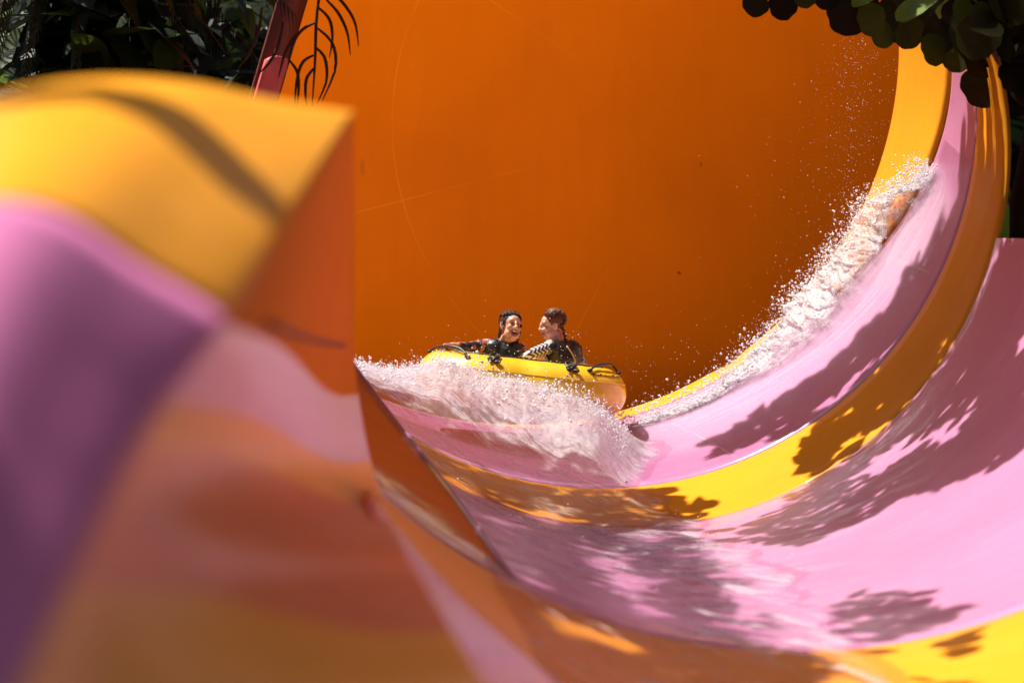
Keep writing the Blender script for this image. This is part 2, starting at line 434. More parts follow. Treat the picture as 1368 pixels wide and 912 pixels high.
def s2(u, v):
    a = P(*catmull(K1, v)); b = P(*catmull(K2, v))
    p = a.lerp(b, u)
    return p + Vector((-0.03, 0.0, 0.0))*math.sin(math.pi*u)*smooth(0.1, 0.5, v)
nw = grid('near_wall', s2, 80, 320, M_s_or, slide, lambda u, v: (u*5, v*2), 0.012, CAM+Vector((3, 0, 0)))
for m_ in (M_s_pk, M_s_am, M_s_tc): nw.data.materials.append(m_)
STR = [(0.0, 0.35, 0.365, 0), (0.35, 0.45, 0.475, 1), (0.45, 0.51, 0.54, 2), (0.51, 0.70, 0.80, 3), (0.72, 9, 9, 2)]  # bands paint the reflected orange, pink and brown into the wall's colour
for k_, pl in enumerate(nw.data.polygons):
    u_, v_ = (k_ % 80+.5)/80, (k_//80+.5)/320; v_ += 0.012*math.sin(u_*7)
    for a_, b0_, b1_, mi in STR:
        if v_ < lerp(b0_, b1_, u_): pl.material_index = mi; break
# dark joint on the wall
bm = bmesh.new()
tube(bm, [s2(lerp(0.12, 0.80, i/12), lerp(0.325, 0.285, i/12))+Vector((0.004, -0.004, 0)) for i in range(13)], 0.008, 6)
tube(bm, [P(484, lerp(214, 330, i/6), 13.5)+Vector((0.0, 0, 0)) for i in range(2)], 0.002, 4)
M_joint = plain('dark_joint', (0.10, 0.03, 0.01), 0.6)
bm_obj('wall_joint', bm, M_joint, slide)

# curved yellow and mauve outer panels of the near wall
TOP = [(474, 150, 8.2), (360, 132, 7.7), (255, 110, 7.3), (130, 104, 6.9), (0, 126, 6.5), (-160, 190, 6.0)]
BOT = [(-50, 1060, 3.2), (-80, 1060, 3.15), (-120, 1060, 3.1), (-170, 1060, 3.05), (-240, 1060, 3.0), (-330, 1060, 2.95)]
TOP = [(x, y, Y*.86) for x, y, Y in TOP]; BOT = [(x, y, Y*.86) for x, y, Y in BOT]
def s1(u, v):
    # u: from the corner edge to the far side, v: top to bottom
    t = P(*catmull(TOP, u)); k = P(*catmull(K1, v)); b = P(*catmull(BOT, u))
    t0 = P(*TOP[0]); b0 = P(*BOT[0])
    left = P(*catmull([TOP[-1], (-200, 420, 4.2), (-250, 740, 3.35), BOT[-1]], v))
    # coons patch
    tl = P(*TOP[-1]); bl = P(*BOT[-1])
    ruled1 = k.lerp(left, u); ruled2 = t.lerp(b, v)
    bil = (t0.lerp(tl, u)).lerp(b0.lerp(bl, u), v)
    p = ruled1+ruled2-bil
    return p+Vector((0, -0.28, 0.12))*math.sin(math.pi*u)*math.sin(math.pi*min(1, v*1.1))
def s1part(name, mat, v0, v1, nv):
    return grid(name, lambda u, v: s1(u, lerp(v0(u) if callable(v0) else v0, v1(u) if callable(v1) else v1, v)), 40, nv, mat, slide, lambda u, v: (u*2, v*2), 0.02, CAM)
vsplit = lambda u: lerp(0.345, 0.36, u)
s1part('yellow_outer_panel', M_yel, 0.0, vsplit, 24)
s1part('mauve_outer_panel', M_purple, vsplit, 1.0, 30)
# ------------------------------------------------------------------ water
M_water = watermat('rushing_water', (1.6, 7.0), math.radians(35), 1.02, 1.50, 1.75, foam_gain=0.80, base_foam=0.02, bump=0.022)
M_film = watermat('water_film', (1.1, 9.0), 0.0, 1.1, 1.8, foam_gain=0.6, base_foam=0.02, bump=0.01)
M_foam = watermat('splash_water', (5.0, 10.0), 0.0, 0.95, 1.6, foam_gain=0.93, base_foam=0.05, bump=0.016)
M_drop, nt, nd, lk = new_mat('water_drops')
o_ = N(nt, 'ShaderNodeOutputMaterial'); b_ = N(nt, 'ShaderNodeBsdfPrincipled')
b_.inputs['Base Color'].default_value = (0.9, 0.9, 0.92, 1); b_.inputs['Roughness'].default_value = 0.08;  b_.inputs['IOR'].default_value = 1.33
lk.new(b_.outputs[0], o_.inputs[0])

WAVE = [(440, 30), (475, 36), (520, 56), (560, 76), (600, 96), (640, 101), (700, 92), (760, 80), (800, 60), (830, 34), (860, 14), (930, 3), (1000, 2)]
def wave_px(x):
    if x <= WAVE[0][0]: return WAVE[0][1]
    for (a, ha), (b, hb) in zip(WAVE, WAVE[1:]):
        if x <= b: return lerp(ha, hb, (x-a)/(b-a))
    return 2
YS = 21.5
TR = [(23.1, 78), (21.5, 74), (20.5, 83), (19.3, 78.5), (16.5, 80), (12.6, 82), (9.0, 93), (6.5, 98)]
TL = [(23.1, 119), (21.5, 127), (20.5, 131), (19.3, 126), (16.5, 123), (12.6, 118.5), (9.0, 128), (6.5, 127)]
def tab(T, Y):
    for (a, va), (b, vb) in zip(T, T[1:]):
        if Y >= b: return lerp(va, vb, clamp((a-Y)/(a-b)))
    return T[-1][1]
def waterp(th, Y):
    p = ring(th, Y, 0.03)
    x, y = ringpx(p)
    hv = wave_px(x)*YS/F
    if Y > YS: k = lerp(1.0, 0.55, smooth(YS, 23.1, Y))
    else: k = math.exp(-((YS-Y)/1.1)**2)
    n = noise.fractal(Vector((p.x*2.6, p.y*1.3, 3)), 1.0, 2.0, 5)
    n2 = noise.noise(Vector((p.x*0.9+p.y*0.5, p.y*0.5, 9)))
    ca, al = flow(p)
    rp = noise.fractal(Vector((ca*6.5, al*1.0, 1)), 1.0, 2.0, 4)
    p.z += 0.020*rp*smooth(20.2, 18.8, Y)
    p.z += hv*k*(1+0.14*n)+0.022*n+0.05*max(0, n2)
    return p
def flow(p):     # (across, along) the running water
    return p.x*.88+p.y*.47, p.x*.47-p.y*.88
def edge_w(u):   # thin out at the sheet's borders
    return smooth(0, 0.16, u)*smooth(0, 0.05, 1-u)
def wf(u, v):
    Y = lerp(23.1, 6.5, v**1.25)
    jag = 4.0*noise.fractal(Vector((Y*1.3, 1.7, 0)), 1.0, 2.0, 4)
    th = lerp(tab(TR, Y)+jag, tab(TL, Y), u)
    p = waterp(th, Y); q = ring(th, Y, 0.004)
    return q.lerp(p, edge_w(u))
def wattr(u, v):
    Y = lerp(23.1, 6.5, v**1.25)
    p = wf(u, v); x, y = ringpx(p)
    k = (0.22*math.exp(-((YS-Y)/0.35)**2)+0.42*math.exp(-(max(0, YS-Y)/1.05)**2))*smooth(-5, 60, wave_px(x))*(1 if Y < YS+.6 else .3)
    e = math.exp(-(u/0.10)**2)*0.3
    b = 0.30*math.exp(-((Y-18.0)/2.2)**2)*math.exp(-((u-0.2)/0.25)**2)
    # white core where the raft end hits
    c = 0.40*math.exp(-((x-775)/50)**2-((y-560)/35)**2)
    ca, al = flow(p)
    st = noise.fractal(Vector((ca*9, al*1.1, 8)), 0.9, 2.1, 6)
    st2 = noise.fractal(Vector((ca*3, al*0.5, 3)), 0.9, 2.1, 3)
    k += 0.55*smooth(.12, .75, st+.35*st2)*smooth(19.8, 18.6, Y)*(.30+.9*math.exp(-((u-.15)/.28)**2))*smooth(0, .05, u)*(1+1.1*smooth(13.2, 12.2, Y))
    return k+e*.6+b*.6+c-0.02*smooth(19.6, 18.6, Y)-0.03*smooth(12.9, 12.3, Y)-0.5*math.exp(-(u/.035)**2)
water = grid('water', wf, 260, 560, M_water, None, lambda u, v: (lerp(0, 2.2, u), lerp(0, 16.6, v**1.25)), 0.0, CAM, wattr)
tag(water, 'thin rushing sheet of white streaked water pouring down the slide floor', 'water', None, 'structure')

# film of water climbing the pink band on the far side
def ff(u, v):
    th = lerp(83, 8, u); Y = lerp(yB(th)-0.1, 20.53, v)
    p = ring(th, Y, 0.012)
    return p
def fattr(u, v):
    th = lerp(83, 8, u)
    return 0.03+0.34*(1-v)*smooth(0, .2, u)+0.10*math.exp(-((u-0.78)/0.12)**2)-0.5*smooth(0.88, 1.0, u)-0.4*smooth(.6, 1, v)
film = grid('water_film', ff, 160, 40, M_film, None, lambda u, v: (u*3.4, v*1.8), 0.0, CAM, fattr)
tag(film, 'thin film of water with white streaks running over the curved pink band', 'water film', None, 'stuff')

# splash crest that climbs the curve
def crest(u, v):
    th = lerp(86, 13, u)
    w = 0.62*smooth(0.26, 0.62, u)*(1-0.62*smooth(0.75, 1.0, u))+0.10
    hgt = (0.13*smooth(0.25, 0.6, u)*(1-smooth(0.86, 1.0, u))+0.025)*(1.25-0.9*v if v > .25 else 1.02)
    Yc = lerp(22.45, 22.4, u)-0.75*smooth(.8, 1, u)
    Y = Yc+(0.5-v)*2*w*0.75
    prof = math.sin(math.pi*v)**0.7
    lean = 0.55
    n = noise.fractal(Vector((th*0.13, v*3.2, 5)), 0.9, 2.1, 7)
    n2 = noise.fractal(Vector((th*0.5, v*9, 2)), 0.9, 2.1, 4)
    n3 = noise.fractal(Vector((th*1.6, v*14, 7)), 0.8, 2.1, 3)
    ins = 0.01+hgt*prof*(1.0+0.5*n+0.30*n2+0.20*n3)
    ins *= smooth(0, 0.07, u)
    p = ring(th+1.3*n2*prof, min(Y, 23.15)+0.12*n*prof, max(0.006, ins))
    return p
splash = grid('splash', crest, 420, 60, M_foam, None, lambda u, v: (u*3.4, v*1.0), 0.0, CAM, lambda u, v: -0.07+0.62*smooth(0, .12, v)*(1-smooth(.38, 1.0, v))+0.26*noise.noise(Vector((u*34, v*4, 1))))
tag(splash, 'white frothing crest of water climbing the curved band', 'splash', None, 'stuff')

def octa(vs, fs, p, r, st=None):
    b = len(vs)
    d = [(1, 0, 0), (0, 1, 0), (0, 0, 1), (-1, 0, 0), (0, -1, 0), (0, 0, -1)]
    q = Euler((random.random()*3, random.random()*3, random.random()*3)).to_matrix()
    s = (random.uniform(.7, 1.5), random.uniform(.7, 1.3), random.uniform(.7, 1.5))
    for v in d:
        w = q @ Vector((v[0]*s[0], v[1]*s[1], v[2]*s[2]))*r
        vs.append(tuple(p+w))
    for f in ((0, 1, 2), (1, 3, 2), (3, 4, 2), (4, 0, 2), (1, 0, 5), (3, 1, 5), (4, 3, 5), (0, 4, 5)):
        fs.append(tuple(b+i for i in f))
vs, fs = [], []
def rr(a, b): return random.uniform(a, b)
def size(): return 0.0020+0.0072*random.random()**4
for i in range(6500):       # along the climbing crest
    u = random.random()**0.8
    v = random.random()**1.7*.75
    p = crest(u, v); th = math.radians(lerp(86, 13, u))
    inw = Vector((-math.cos(th), 0, math.sin(th)))
    d = abs(random.gauss(0, 0.07))+0.0
    octa(vs, fs, p+inw*d+Vector((rr(-.05, .05), rr(-.1, .1), rr(-.04, .06))), size()*1.25)
for i in range(8000):       # fine froth on the crest itself
    u = .12+.86*random.random()**0.8; v = .02+.75*random.random()
    p = crest(u, v); th = math.radians(lerp(86, 13, u))
    octa(vs, fs, p+Vector((-math.cos(th), 0, math.sin(th)))*abs(random.gauss(0, .018)), rr(.0018, .0042))
for i in range(4500):
    u, v = rr(.1, .98), 0.0
    Y = rr(20.9, 21.9); v = ((23.1-Y)/16.6)**(1/1.25)
    p = wf(u, v)
    if wave_px(ringpx(p)[0]) < 20: continue
    octa(vs, fs, p+Vector((0, -.01, abs(random.gauss(0, .015)))), rr(.0018, .0040))
for i in range(5200):       # wave before the raft
    u, v = rr(0.0, 1), 0
    x = rr(470, 840); Y = random.gauss(21.45, 0.28)
    c = section(YS); 
    base = waterp(math.degrees(math.atan2(c[1]-0, (x-684)*YS/F-c[0])) if False else math.degrees(math.acos(clamp(((x-684)*Y/F-section(Y)[0])/section(Y)[2], -1, 1))), Y)
    up = abs(random.gauss(0, 0.022+0.045*math.exp(-((x-630)/35)**2)+0.06*math.exp(-((x-775)/55)**2)+0.02*math.exp(-((x-540)/60)**2)))
    octa(vs, fs, base+Vector((rr(-.03, .03), 0, up-0.02)), size()*1.2)
for i in range(450):        # loose drops over the raft and riders
    x = random.gauss(700, 80); y = random.gauss(480, 28)
    octa(vs, fs, P(x, y, rr(21.4, 22.0)), size()*0.6)
for i in range(1100):       # fine spray falling in front of the orange wall
    y = rr(50, 420); x = random.gauss(1148-0.06*y, 10+0.30*y*random.random())
    octa(vs, fs, P(x+14*noise.noise(Vector((y*.03, i*.001, 3))), y, rr(22.0, 23.2)), rr(0.0010, 0.0022)+0.003*random.random()**6)
for i in range(260):
    x = rr(840, 1120); y = 545-(x-840)**2/900+random.gauss(-25, 35)
    octa(vs, fs, P(x, y, rr(21.8, 23.0)), rr(0.0012, 0.004))
for i in range(700):        # sputter on the water sheet
    u, v = random.random()**1.6, random.random()**1.2*0.6
    octa(vs, fs, wf(u, v)+Vector((0, 0, abs(random.gauss(0, .03)))), size()*0.6)
me = bpy.data.meshes.new('spray'); me.from_pydata(vs, [], fs)
spray = link('spray', me, M_drop)
tag(spray, 'fine spray of water drops flying around the raft and the crest', 'spray', None, 'stuff')

# ------------------------------------------------------------------ raft
RY = 22.25
S = RY/F
raft = empty('inflatable_raft', P(693, 545, RY))
tag(raft, 'yellow two seat inflatable raft with black handles riding the foaming wave', 'raft')
M_raft = plain('yellow_vinyl', (0.85, 0.49, 0.014), 0.32, 0.16, 7.0, 0.5, 0.4, 0.004)
M_black = plain('black_webbing', (0.012, 0.011, 0.012), 0.45, 0.4, 30)
RC = P(697, 513, RY)
tilt = math.radians(6.5)
RM = Matrix.Translation(RC) @ Matrix.Rotation(tilt, 4, 'Y')
LA, LB, RT = 0.81-0.185, 0.60-0.195, 0.197
def rpath(t):
    a = 2*math.pi*t; e = 0.72
    c, s = math.cos(a), math.sin(a)
    x = LA*math.copysign(abs(c)**e, c); y = LB*math.copysign(abs(s)**e, s)
    waist = 1-0.10*math.exp(-(x/0.16)**2)
    return Vector((x, y*waist, 0))
n = 120
def raftf(u, v):
    p = rpath(u); d = (rpath(u+0.002)-rpath(u-0.002)).normalized(); o = d.cross(Vector((0, 0, 1)))
    a = 2*math.pi*v
    pk = 1+0.008*math.sin(u*2*math.pi*26)*math.sin(a)
    return RM @ (p+(o*math.cos(a)+Vector((0, 0, 1))*math.sin(a)*1.0)*RT*pk)
grid('raft_tube', raftf, n, 28, M_raft, raft, None, 0.0)
bm = bmesh.new()
tube(bm, [RM @ (rpath(i/80)*0.98+Vector((0, 0, RT+0.002))) for i in range(80)], 0.009, 6, True)
bm_obj('rim_rope', bm, M_black, raft)
bm = bmesh.new()
pts = []
for i in range(140):
    p_ = rpath(i/140); d_ = (rpath(i/140+0.002)-rpath(i/140-0.002)).normalized(); o_ = d_.cross(Vector((0, 0, 1)))
    pts.append(RM @ (p_+(o_*math.cos(.45)+Vector((0, 0, 1))*math.sin(.45))*(RT-.001)))
tube(bm, pts, 0.0055, 6, True)
bm_obj('welded_seam', bm, plain('seam_tape', (0.62, 0.33, 0.01), 0.4), raft)
def rfloor(u, v):
    p = rpath(u)*v; return RM @ (p+Vector((0, 0, -0.10)))
grid('raft_floor', rfloor, 48, 6, M_raft, raft, None, 0.03)
def on_tube(x, ang, lift=0.0, front=True):
    """point on the raft tube at local x; ang from the top towards the viewer"""
    best = min((abs(rpath(t/400).x-x), t/400) for t in range(200, 401))[1]
    p = rpath(best); d = (rpath(best+0.002)-rpath(best-0.002)).normalized(); o = d.cross(Vector((0, 0, 1)))
    if o.dot(p) < 0: o = -o
    return RM @ (p+(o*math.sin(ang)+Vector((0, 0, 1))*math.cos(ang))*(RT+lift))
def handle(xa, xb, n=14):
    bm = bmesh.new()
    pts = []
    for i in range(n+1):
        t = i/n
        pts.append(on_tube(lerp(xa, xb, t), 0.25+0.35*abs(2*t-1)**3, 0.012+0.03*math.sin(math.pi*t)))
    tube(bm, pts, [0.008+0.004*math.sin(math.pi*i/n) for i in range(n+1)], 8)
    for k in (0, -1):
        ell(bm, pts[k], (0.024, 0.018, 0.014))
    return bm_obj('handle', bm, M_black, raft)
handle(-0.66, -0.40); handle(0.45, 0.78)
def strap(x):
    bm = bmesh.new()
    for k in range(3):
        pts = [on_tube(x+0.02*k-0.02+0.018*math.sin(i*1.7+k), -0.2+0.16*i, 0.01+0.012*math.sin(i*1.3+k*2)) for i in range(7)]
        tube(bm, pts, 0.009, 6)
    ell(bm, on_tube(x+0.02, 0.75, 0.015), (0.028, 0.016, 0.016)); ell(bm, on_tube(x-0.03, 0.6, 0.015), (0.02, 0.016, 0.014))
    return bm_obj('strap', bm, M_black, raft)
strap(-0.23); strap(0.34)
bm = bmesh.new()
for i in range(7):
    x = 0.47+0.022*i
    pts = [on_tube(x+0.006*math.sin(j*2+i), 0.72+0.02*j+0.03*math.sin(i*2.1), 0.002) for j in range(3)]
    tube(bm, pts, 0.0035, 4)
tube(bm, [on_tube(0.455+0.16*i/10, 0.775, 0.002) for i in range(11)], 0.003, 4)
bm_obj('printed_lettering', bm, M_black, raft)

# ------------------------------------------------------------------ people
M_skin = plain('skin', (0.62, 0.33, 0.23), 0.38, 0.12, 30, 0.5, 0.0, 0.0, 0.15)
M_skin2 = plain('pale_skin', (0.70, 0.42, 0.33), 0.38, 0.10, 30, 0.5, 0.0, 0.0, 0.15)
M_hair = plain('dark_wet_hair', (0.062, 0.027, 0.016), 0.5, 0.6, 70, 0.3, 0.0, 0.006)
M_hair2 = plain('brown_wet_hair', (0.15, 0.062, 0.034), 0.5, 0.6, 70, 0.3, 0.0, 0.006)
M_vest = plain('black_neoprene', (0.012, 0.011, 0.013), 0.4, 0.5, 18, 0.5, 0.0, 0.012)
M_mouth = plain('mouth', (0.12, 0.012, 0.012), 0.4)
M_teeth = plain('teeth', (0.82, 0.78, 0.72), 0.3, 0.05)
M_eye = plain('eye_line', (0.06, 0.03, 0.022), 0.4)
M_lip = plain('lips', (0.50, 0.13, 0.12), 0.4)
# floral sleeve
M_floral, nt, nd, lk = new_mat('floral_lycra')
o_ = N(nt, 'ShaderNodeOutputMaterial'); b_ = N(nt, 'ShaderNodeBsdfPrincipled', Roughness=0.4); lk.new(b_.outputs[0], o_.inputs[0])
tc = N(nt, 'ShaderNodeTexCoord'); vo = N(nt, 'ShaderNodeTexVoronoi', Scale=26.0); lk.new(tc.outputs['Object'], vo.inputs['Vector'])
sp = N(nt, 'ShaderNodeSeparateColor'); lk.new(vo.outputs['Color'], sp.inputs[0])
cr = nt.nodes.new('ShaderNodeValToRGB'); cr.color_ramp.interpolation = 'CONSTANT'
els = cr.color_ramp.elements; els[0].color = (0.015, 0.013, 0.018, 1); els[1].position = 0.42; els[1].color = (0.45, 0.10, 0.05, 1)
e = els.new(0.62); e.color = (0.60, 0.45, 0.40, 1)
e = els.new(0.74); e.color = (0.04, 0.05, 0.10, 1)
e = els.new(0.88); e.color = (0.50, 0.18, 0.14, 1)
lk.new(sp.outputs[0], cr.inputs[0]); lk.new(cr.outputs[0], b_.inputs['Base Color'])
# chevron sleeve: zigzag along the arm (object-space coordinates along the arm axis)
def chevron(name, axis, side, origin):
    m, nt, nd, lk = new_mat(name)
    o_ = N(nt, 'ShaderNodeOutputMaterial'); b_ = N(nt, 'ShaderNodeBsdfPrincipled', Roughness=0.45); lk.new(b_.outputs[0], o_.inputs[0])
    tc = N(nt, 'ShaderNodeTexCoord')
    sub = N(nt, 'ShaderNodeVectorMath', operation='SUBTRACT'); lk.new(tc.outputs['Object'], sub.inputs[0]); sub.inputs[1].default_value = origin
    d1 = N(nt, 'ShaderNodeVectorMath', operation='DOT_PRODUCT'); lk.new(sub.outputs[0], d1.inputs[0]); d1.inputs[1].default_value = axis
    d2 = N(nt, 'ShaderNodeVectorMath', operation='DOT_PRODUCT'); lk.new(sub.outputs[0], d2.inputs[0]); d2.inputs[1].default_value = side
    pp = N(nt, 'ShaderNodeMath', operation='PINGPONG'); lk.new(d2.outputs['Value'], pp.inputs[0]); pp.inputs[1].default_value = 0.026
    ad = N(nt, 'ShaderNodeMath', operation='ADD'); lk.new(d1.outputs['Value'], ad.inputs[0]); lk.new(pp.outputs[0], ad.inputs[1])
    md = N(nt, 'ShaderNodeMath', operation='PINGPONG'); lk.new(ad.outputs[0], md.inputs[0]); md.inputs[1].default_value = 0.0165
    gt = N(nt, 'ShaderNodeMath', operation='GREATER_THAN'); lk.new(md.outputs[0], gt.inputs[0]); gt.inputs[1].default_value = 0.0085
    lk.new(mixc(nt, gt.outputs[0], (0.02, 0.02, 0.035, 1), (0.62, 0.62, 0.68, 1)), b_.inputs['Base Color'])
    return m

def head_parts(bm, M, laugh=0.0):
    E = lambda c, r: ell(bm, c, r, M)
    E((0, -.014, .035), (.073, .092, .082)); E((0, .026, .028), (.062, .064, .068))
    E((0, .030, -.030), (.057, .060, .078)); E((0, .046, -.088-.01*laugh), (.032, .034, .028))
    E((-.034, .030, -.062), (.030, .045, .038)); E((.034, .030, -.062), (.030, .045, .038))
    E((0, .094, .000), (.011, .014, .028)); E((0, .104, -.022), (.015, .016, .013)); E((-.012, .094, -.026), (.010, .011, .009)); E((.012, .094, -.026), (.010, .011, .009))
    for s in (-1, 1):
        E((s*.036, .066, -.026+.006*laugh), (.024, .023, .021)); E((s*.032, .078, .030), (.026, .012, .010))
        E((s*.075, -.004, -.012), (.010, .020, .032)); E((s*.080, -.012, .004), (.008, .014, .016))
    E((0, .082, -.044), (.026, .012, .008)); E((0, .078, -.080-.012*laugh), (.022, .013, .010))
def hand_parts(bm, wrist, dirv, palm_n, size=1.0, curl=1.0, thumb=1):
    """palm and five fingers curling towards palm_n"""
    d = Vector(dirv).normalized(); nn = Vector(palm_n); nn = (nn-d*nn.dot(d)).normalized(); s = d.cross(nn)
    w = Vector(wrist)
    for k in range(-2, 3):
        caps(bm, w+s*(k*.010*size), w+d*(.075*size)+s*(k*.017*size), .014*size, .013*size, 5)
    L = (.070, .080, .074, .058)
    for k in range(4):
        b = w+d*(.085*size)+s*((k-1.5)*.021*size)
        c1 = b+(d*.55+nn*.45*curl).normalized()*(L[k]*.45*size)
        c2 = c1+(d*.05+nn*.95*curl).normalized()*(L[k]*.33*size)
        c3 = c2+(d*-.45+nn*.75*curl).normalized()*(L[k]*.28*size)
        caps(bm, b-d*.012, c1, .0095*size, .0088*size, 5); caps(bm, c1, c2, .0088*size, .008*size, 4); caps(bm, c2, c3, .008*size, .007*size, 4)
    t0 = w+d*.025*size-s*(.032*size*thumb); t1 = t0+(d*.6-s*thumb*.7+nn*.3).normalized()*.04*size; t2 = t1+(d*.7+nn*.6).normalized()*.032*size
    caps(bm, w+d*.02*size-s*.015*thumb*size, t1, .014*size, .0105*size, 5); caps(bm, t1, t2, .0105*size, .008*size, 4)

def frame(c, fwd, up):
    y = Vector(fwd).normalized(); z = Vector(up); z = (z-y*z.dot(y)).normalized(); x = y.cross(z)
    return Matrix(((x.x, y.x, z.x, c[0]), (x.y, y.y, z.y, c[1]), (x.z, y.z, z.z, c[2]), (0, 0, 0, 1)))

def J(px, py, dy=0.0): return P(px, py, RY+dy)

# ---- laughing woman, turned to the camera
hc = J(682.5, 437, 0.02)
HM = frame(hc, (0.40, -0.86, 0.20), (0.10, 0.22, 0.95)) @ Matrix.Scale(1.02, 4)
bm = bmesh.new()
head_parts(bm, HM, 1.0)
neck = J(673, 458, .05); shL = J(650, 461, .02); shR = J(694, 466, .12); chest = J(671, 476, .04); hip = J(672, 523, .10)
caps(bm, HM @ Vector((0, -.02, -.07)), neck, .050, .054); caps(bm, neck, chest, .062, .10)
caps(bm, J(655, 463, .04), J(688, 466, .10), .060, .060)
caps(bm, chest, J(672, 500, .07), .125, .115); caps(bm, J(672, 500, .07), hip, .115, .14)
el1 = J(624, 464, -.06); wr1 = J(604, 461, -.14)
caps(bm, shL, el1, .050, .037); caps(bm, el1, wr1, .036, .024)
hand_parts(bm, wr1, (-.9, -.3, -.12), (-.25, -.45, -.9), 0.92, 1.0, 1)
el2 = J(708, 484, .24); wr2 = J(694, 490, -.02)
caps(bm, shR, el2, .048, .036); caps(bm, el2, wr2, .035, .024)
hand_parts(bm, wr2, (-.5, -.6, -.2), (0, -.3, -1), 0.9, 1.0, -1)
for s, kx in ((-1, 640), (1, 700)):
    k = J(kx, 508, -.26); caps(bm, hip+Vector((s*.08, 0, 0)), k, .078, .056); caps(bm, k, J(kx+4, 530, -.02), .052, .036)
    caps(bm, J(kx+4, 530, -.02), J(kx+2, 533, -.12), .034, .026)
w = remesh_obj('person', bm, 0.0052, M_skin, None, 3, 0.4)
tag(w, 'laughing person facing the camera with dark tied hair, black vest and floral sleeves', 'person')
def face_kids(par, HM, laugh):
    bm = bmesh.new(); ell(bm, (0, .080, -.064), (.024, .016, .017 if laugh else .005), HM); bm_obj('mouth', bm, M_mouth, par)
    bm = bmesh.new(); ell(bm, (0, .0855, -.055), (.020, .0125, .0055 if laugh else .002), HM); bm_obj('teeth', bm, M_teeth, par)
    bm = bmesh.new()
    tube(bm, [HM @ Vector((.026*math.cos(a), .092-abs(math.cos(a))*.012, -.064+.020*math.sin(a))) for a in [2*math.pi*i/20 for i in range(20)]], .0042, 6, True)
    bm_obj('lips', bm, M_lip, par)
    for s in (-1, 1):
        bm = bmesh.new(); tube(bm, [HM @ Vector((s*(.031+.014*t), .0835-.006*abs(t)-.004*t, .0125-.004*t*t)) for t in (-1, -.5, 0, .5, 1)], [.0012, .0026, .003, .0026, .0012], 6); bm_obj('eye', bm, M_eye, par)
        bm = bmesh.new(); tube(bm, [HM @ Vector((s*(.033+.018*t), .0905-.008*t*t-.006*t, .036-.004*t*t)) for t in (-1, -.5, 0, .5, 1)], [.001, .0018, .0022, .0018, .001], 6); bm_obj('eyebrow', bm, M_hair, par)
face_kids(w, HM, True)
def hair_cap(bm, M, seed=1):
    b2 = bmesh.new()
    bmesh.ops.create_uvsphere(b2, u_segments=64, v_segments=32, radius=1)
    for v in b2.verts:
        x, y, z = v.co
        g = 1+0.035*math.sin(math.atan2(x, z+0.3)*34+3*noise.noise(Vector((x*3, y*3, z*3+seed))))+0.02*noise.noise(Vector((x*6, y*2, z*6+seed)))
        v.co = M @ Vector((x*.080*g, -.024+y*.093*g, .046+z*.084*g))
    me = bpy.data.meshes.new('t'); b2.to_mesh(me); b2.free(); bm.from_mesh(me); bpy.data.meshes.remove(me)
def strands(bm, M, seed):
    rs = random.Random(seed)
    for i in range(120):
        lat = rs.uniform(-1.35, 1.35); ph = rs.uniform(-.08, .08); a0 = rs.uniform(-1.25, -.7); a1 = rs.uniform(1.2, 2.2); r = rs.uniform(1.0, 1.05)
        pts = []
        for k in range(9):
            a = lerp(a0, a1, k/8); l = lat*(1-.35*(k/8))+ph
            pts.append(M @ Vector((.080*r*math.sin(l)*math.cos(0), -.024-.093*r*math.sin(a)*math.cos(l*.9), .046+.084*r*math.cos(a)*math.cos(l*.75))))
        tube(bm, pts, [.002+.003*math.sin(math.pi*k/8) for k in range(9)], 5)
    for i in range(14):
        l = rs.uniform(-1.2, 1.2); b = Vector((.08*math.sin(l), .02, .06+.06*math.cos(l)))
        tube(bm, [M @ b, M @ (b*1.08+Vector((rs.uniform(-.01, .01), 0, .006))), M @ (b*1.12+Vector((rs.uniform(-.02, .02), .02, -.02)))], .0012, 4)
bm = bmesh.new(); hair_cap(bm, HM, 1); strands(bm, HM, 2)
for s, q in ((-1, 0), (1, 1), (-1, 2), (1, 3)):
    pts = [HM @ Vector((s*(.074+.004*q*.5), .02-.02*q*.5-.01*t, .03-.045*t)) for t in range(4)]
    tube(bm, pts, [.010, .010, .008, .004], 6)
tube(bm, [HM @ Vector((-.02+.012*t, -.09-.012*t*(1 if t < 2 else .6), .0-.05*t)) for t in range(5)], [.034, .032, .028, .020, .008], 10)
bm_obj('hair', bm, M_hair, w)
bm = bmesh.new()
caps(bm, J(655, 465, .04), J(688, 468, .10), .070, .070); caps(bm, J(660, 466, .0), J(671, 500, .06), .085, .12); caps(bm, J(684, 468, .05), J(673, 500, .07), .085, .12)
caps(bm, chest, J(672, 500, .07), .135, .128); caps(bm, J(672, 500, .07), J(672, 515, .09), .128, .135)
vst = remesh_obj('vest', bm, 0.008, M_vest, w, 4)
# front collar opening: a V of skin
bm = bmesh.new()
caps(bm, J(652, 461.5, .02), el1, .057, .044); caps(bm, el1, el1.lerp(wr1, .55), .043, .034)
remesh_obj('sleeve', bm, 0.007, M_floral, w, 3)
bm = bmesh.new()
caps(bm, J(694, 466.5, .12), el2, .056, .044); caps(bm, el2, el2.lerp(wr2, .6), .043, .034)
remesh_obj('sleeve', bm, 0.007, M_floral, w, 3)

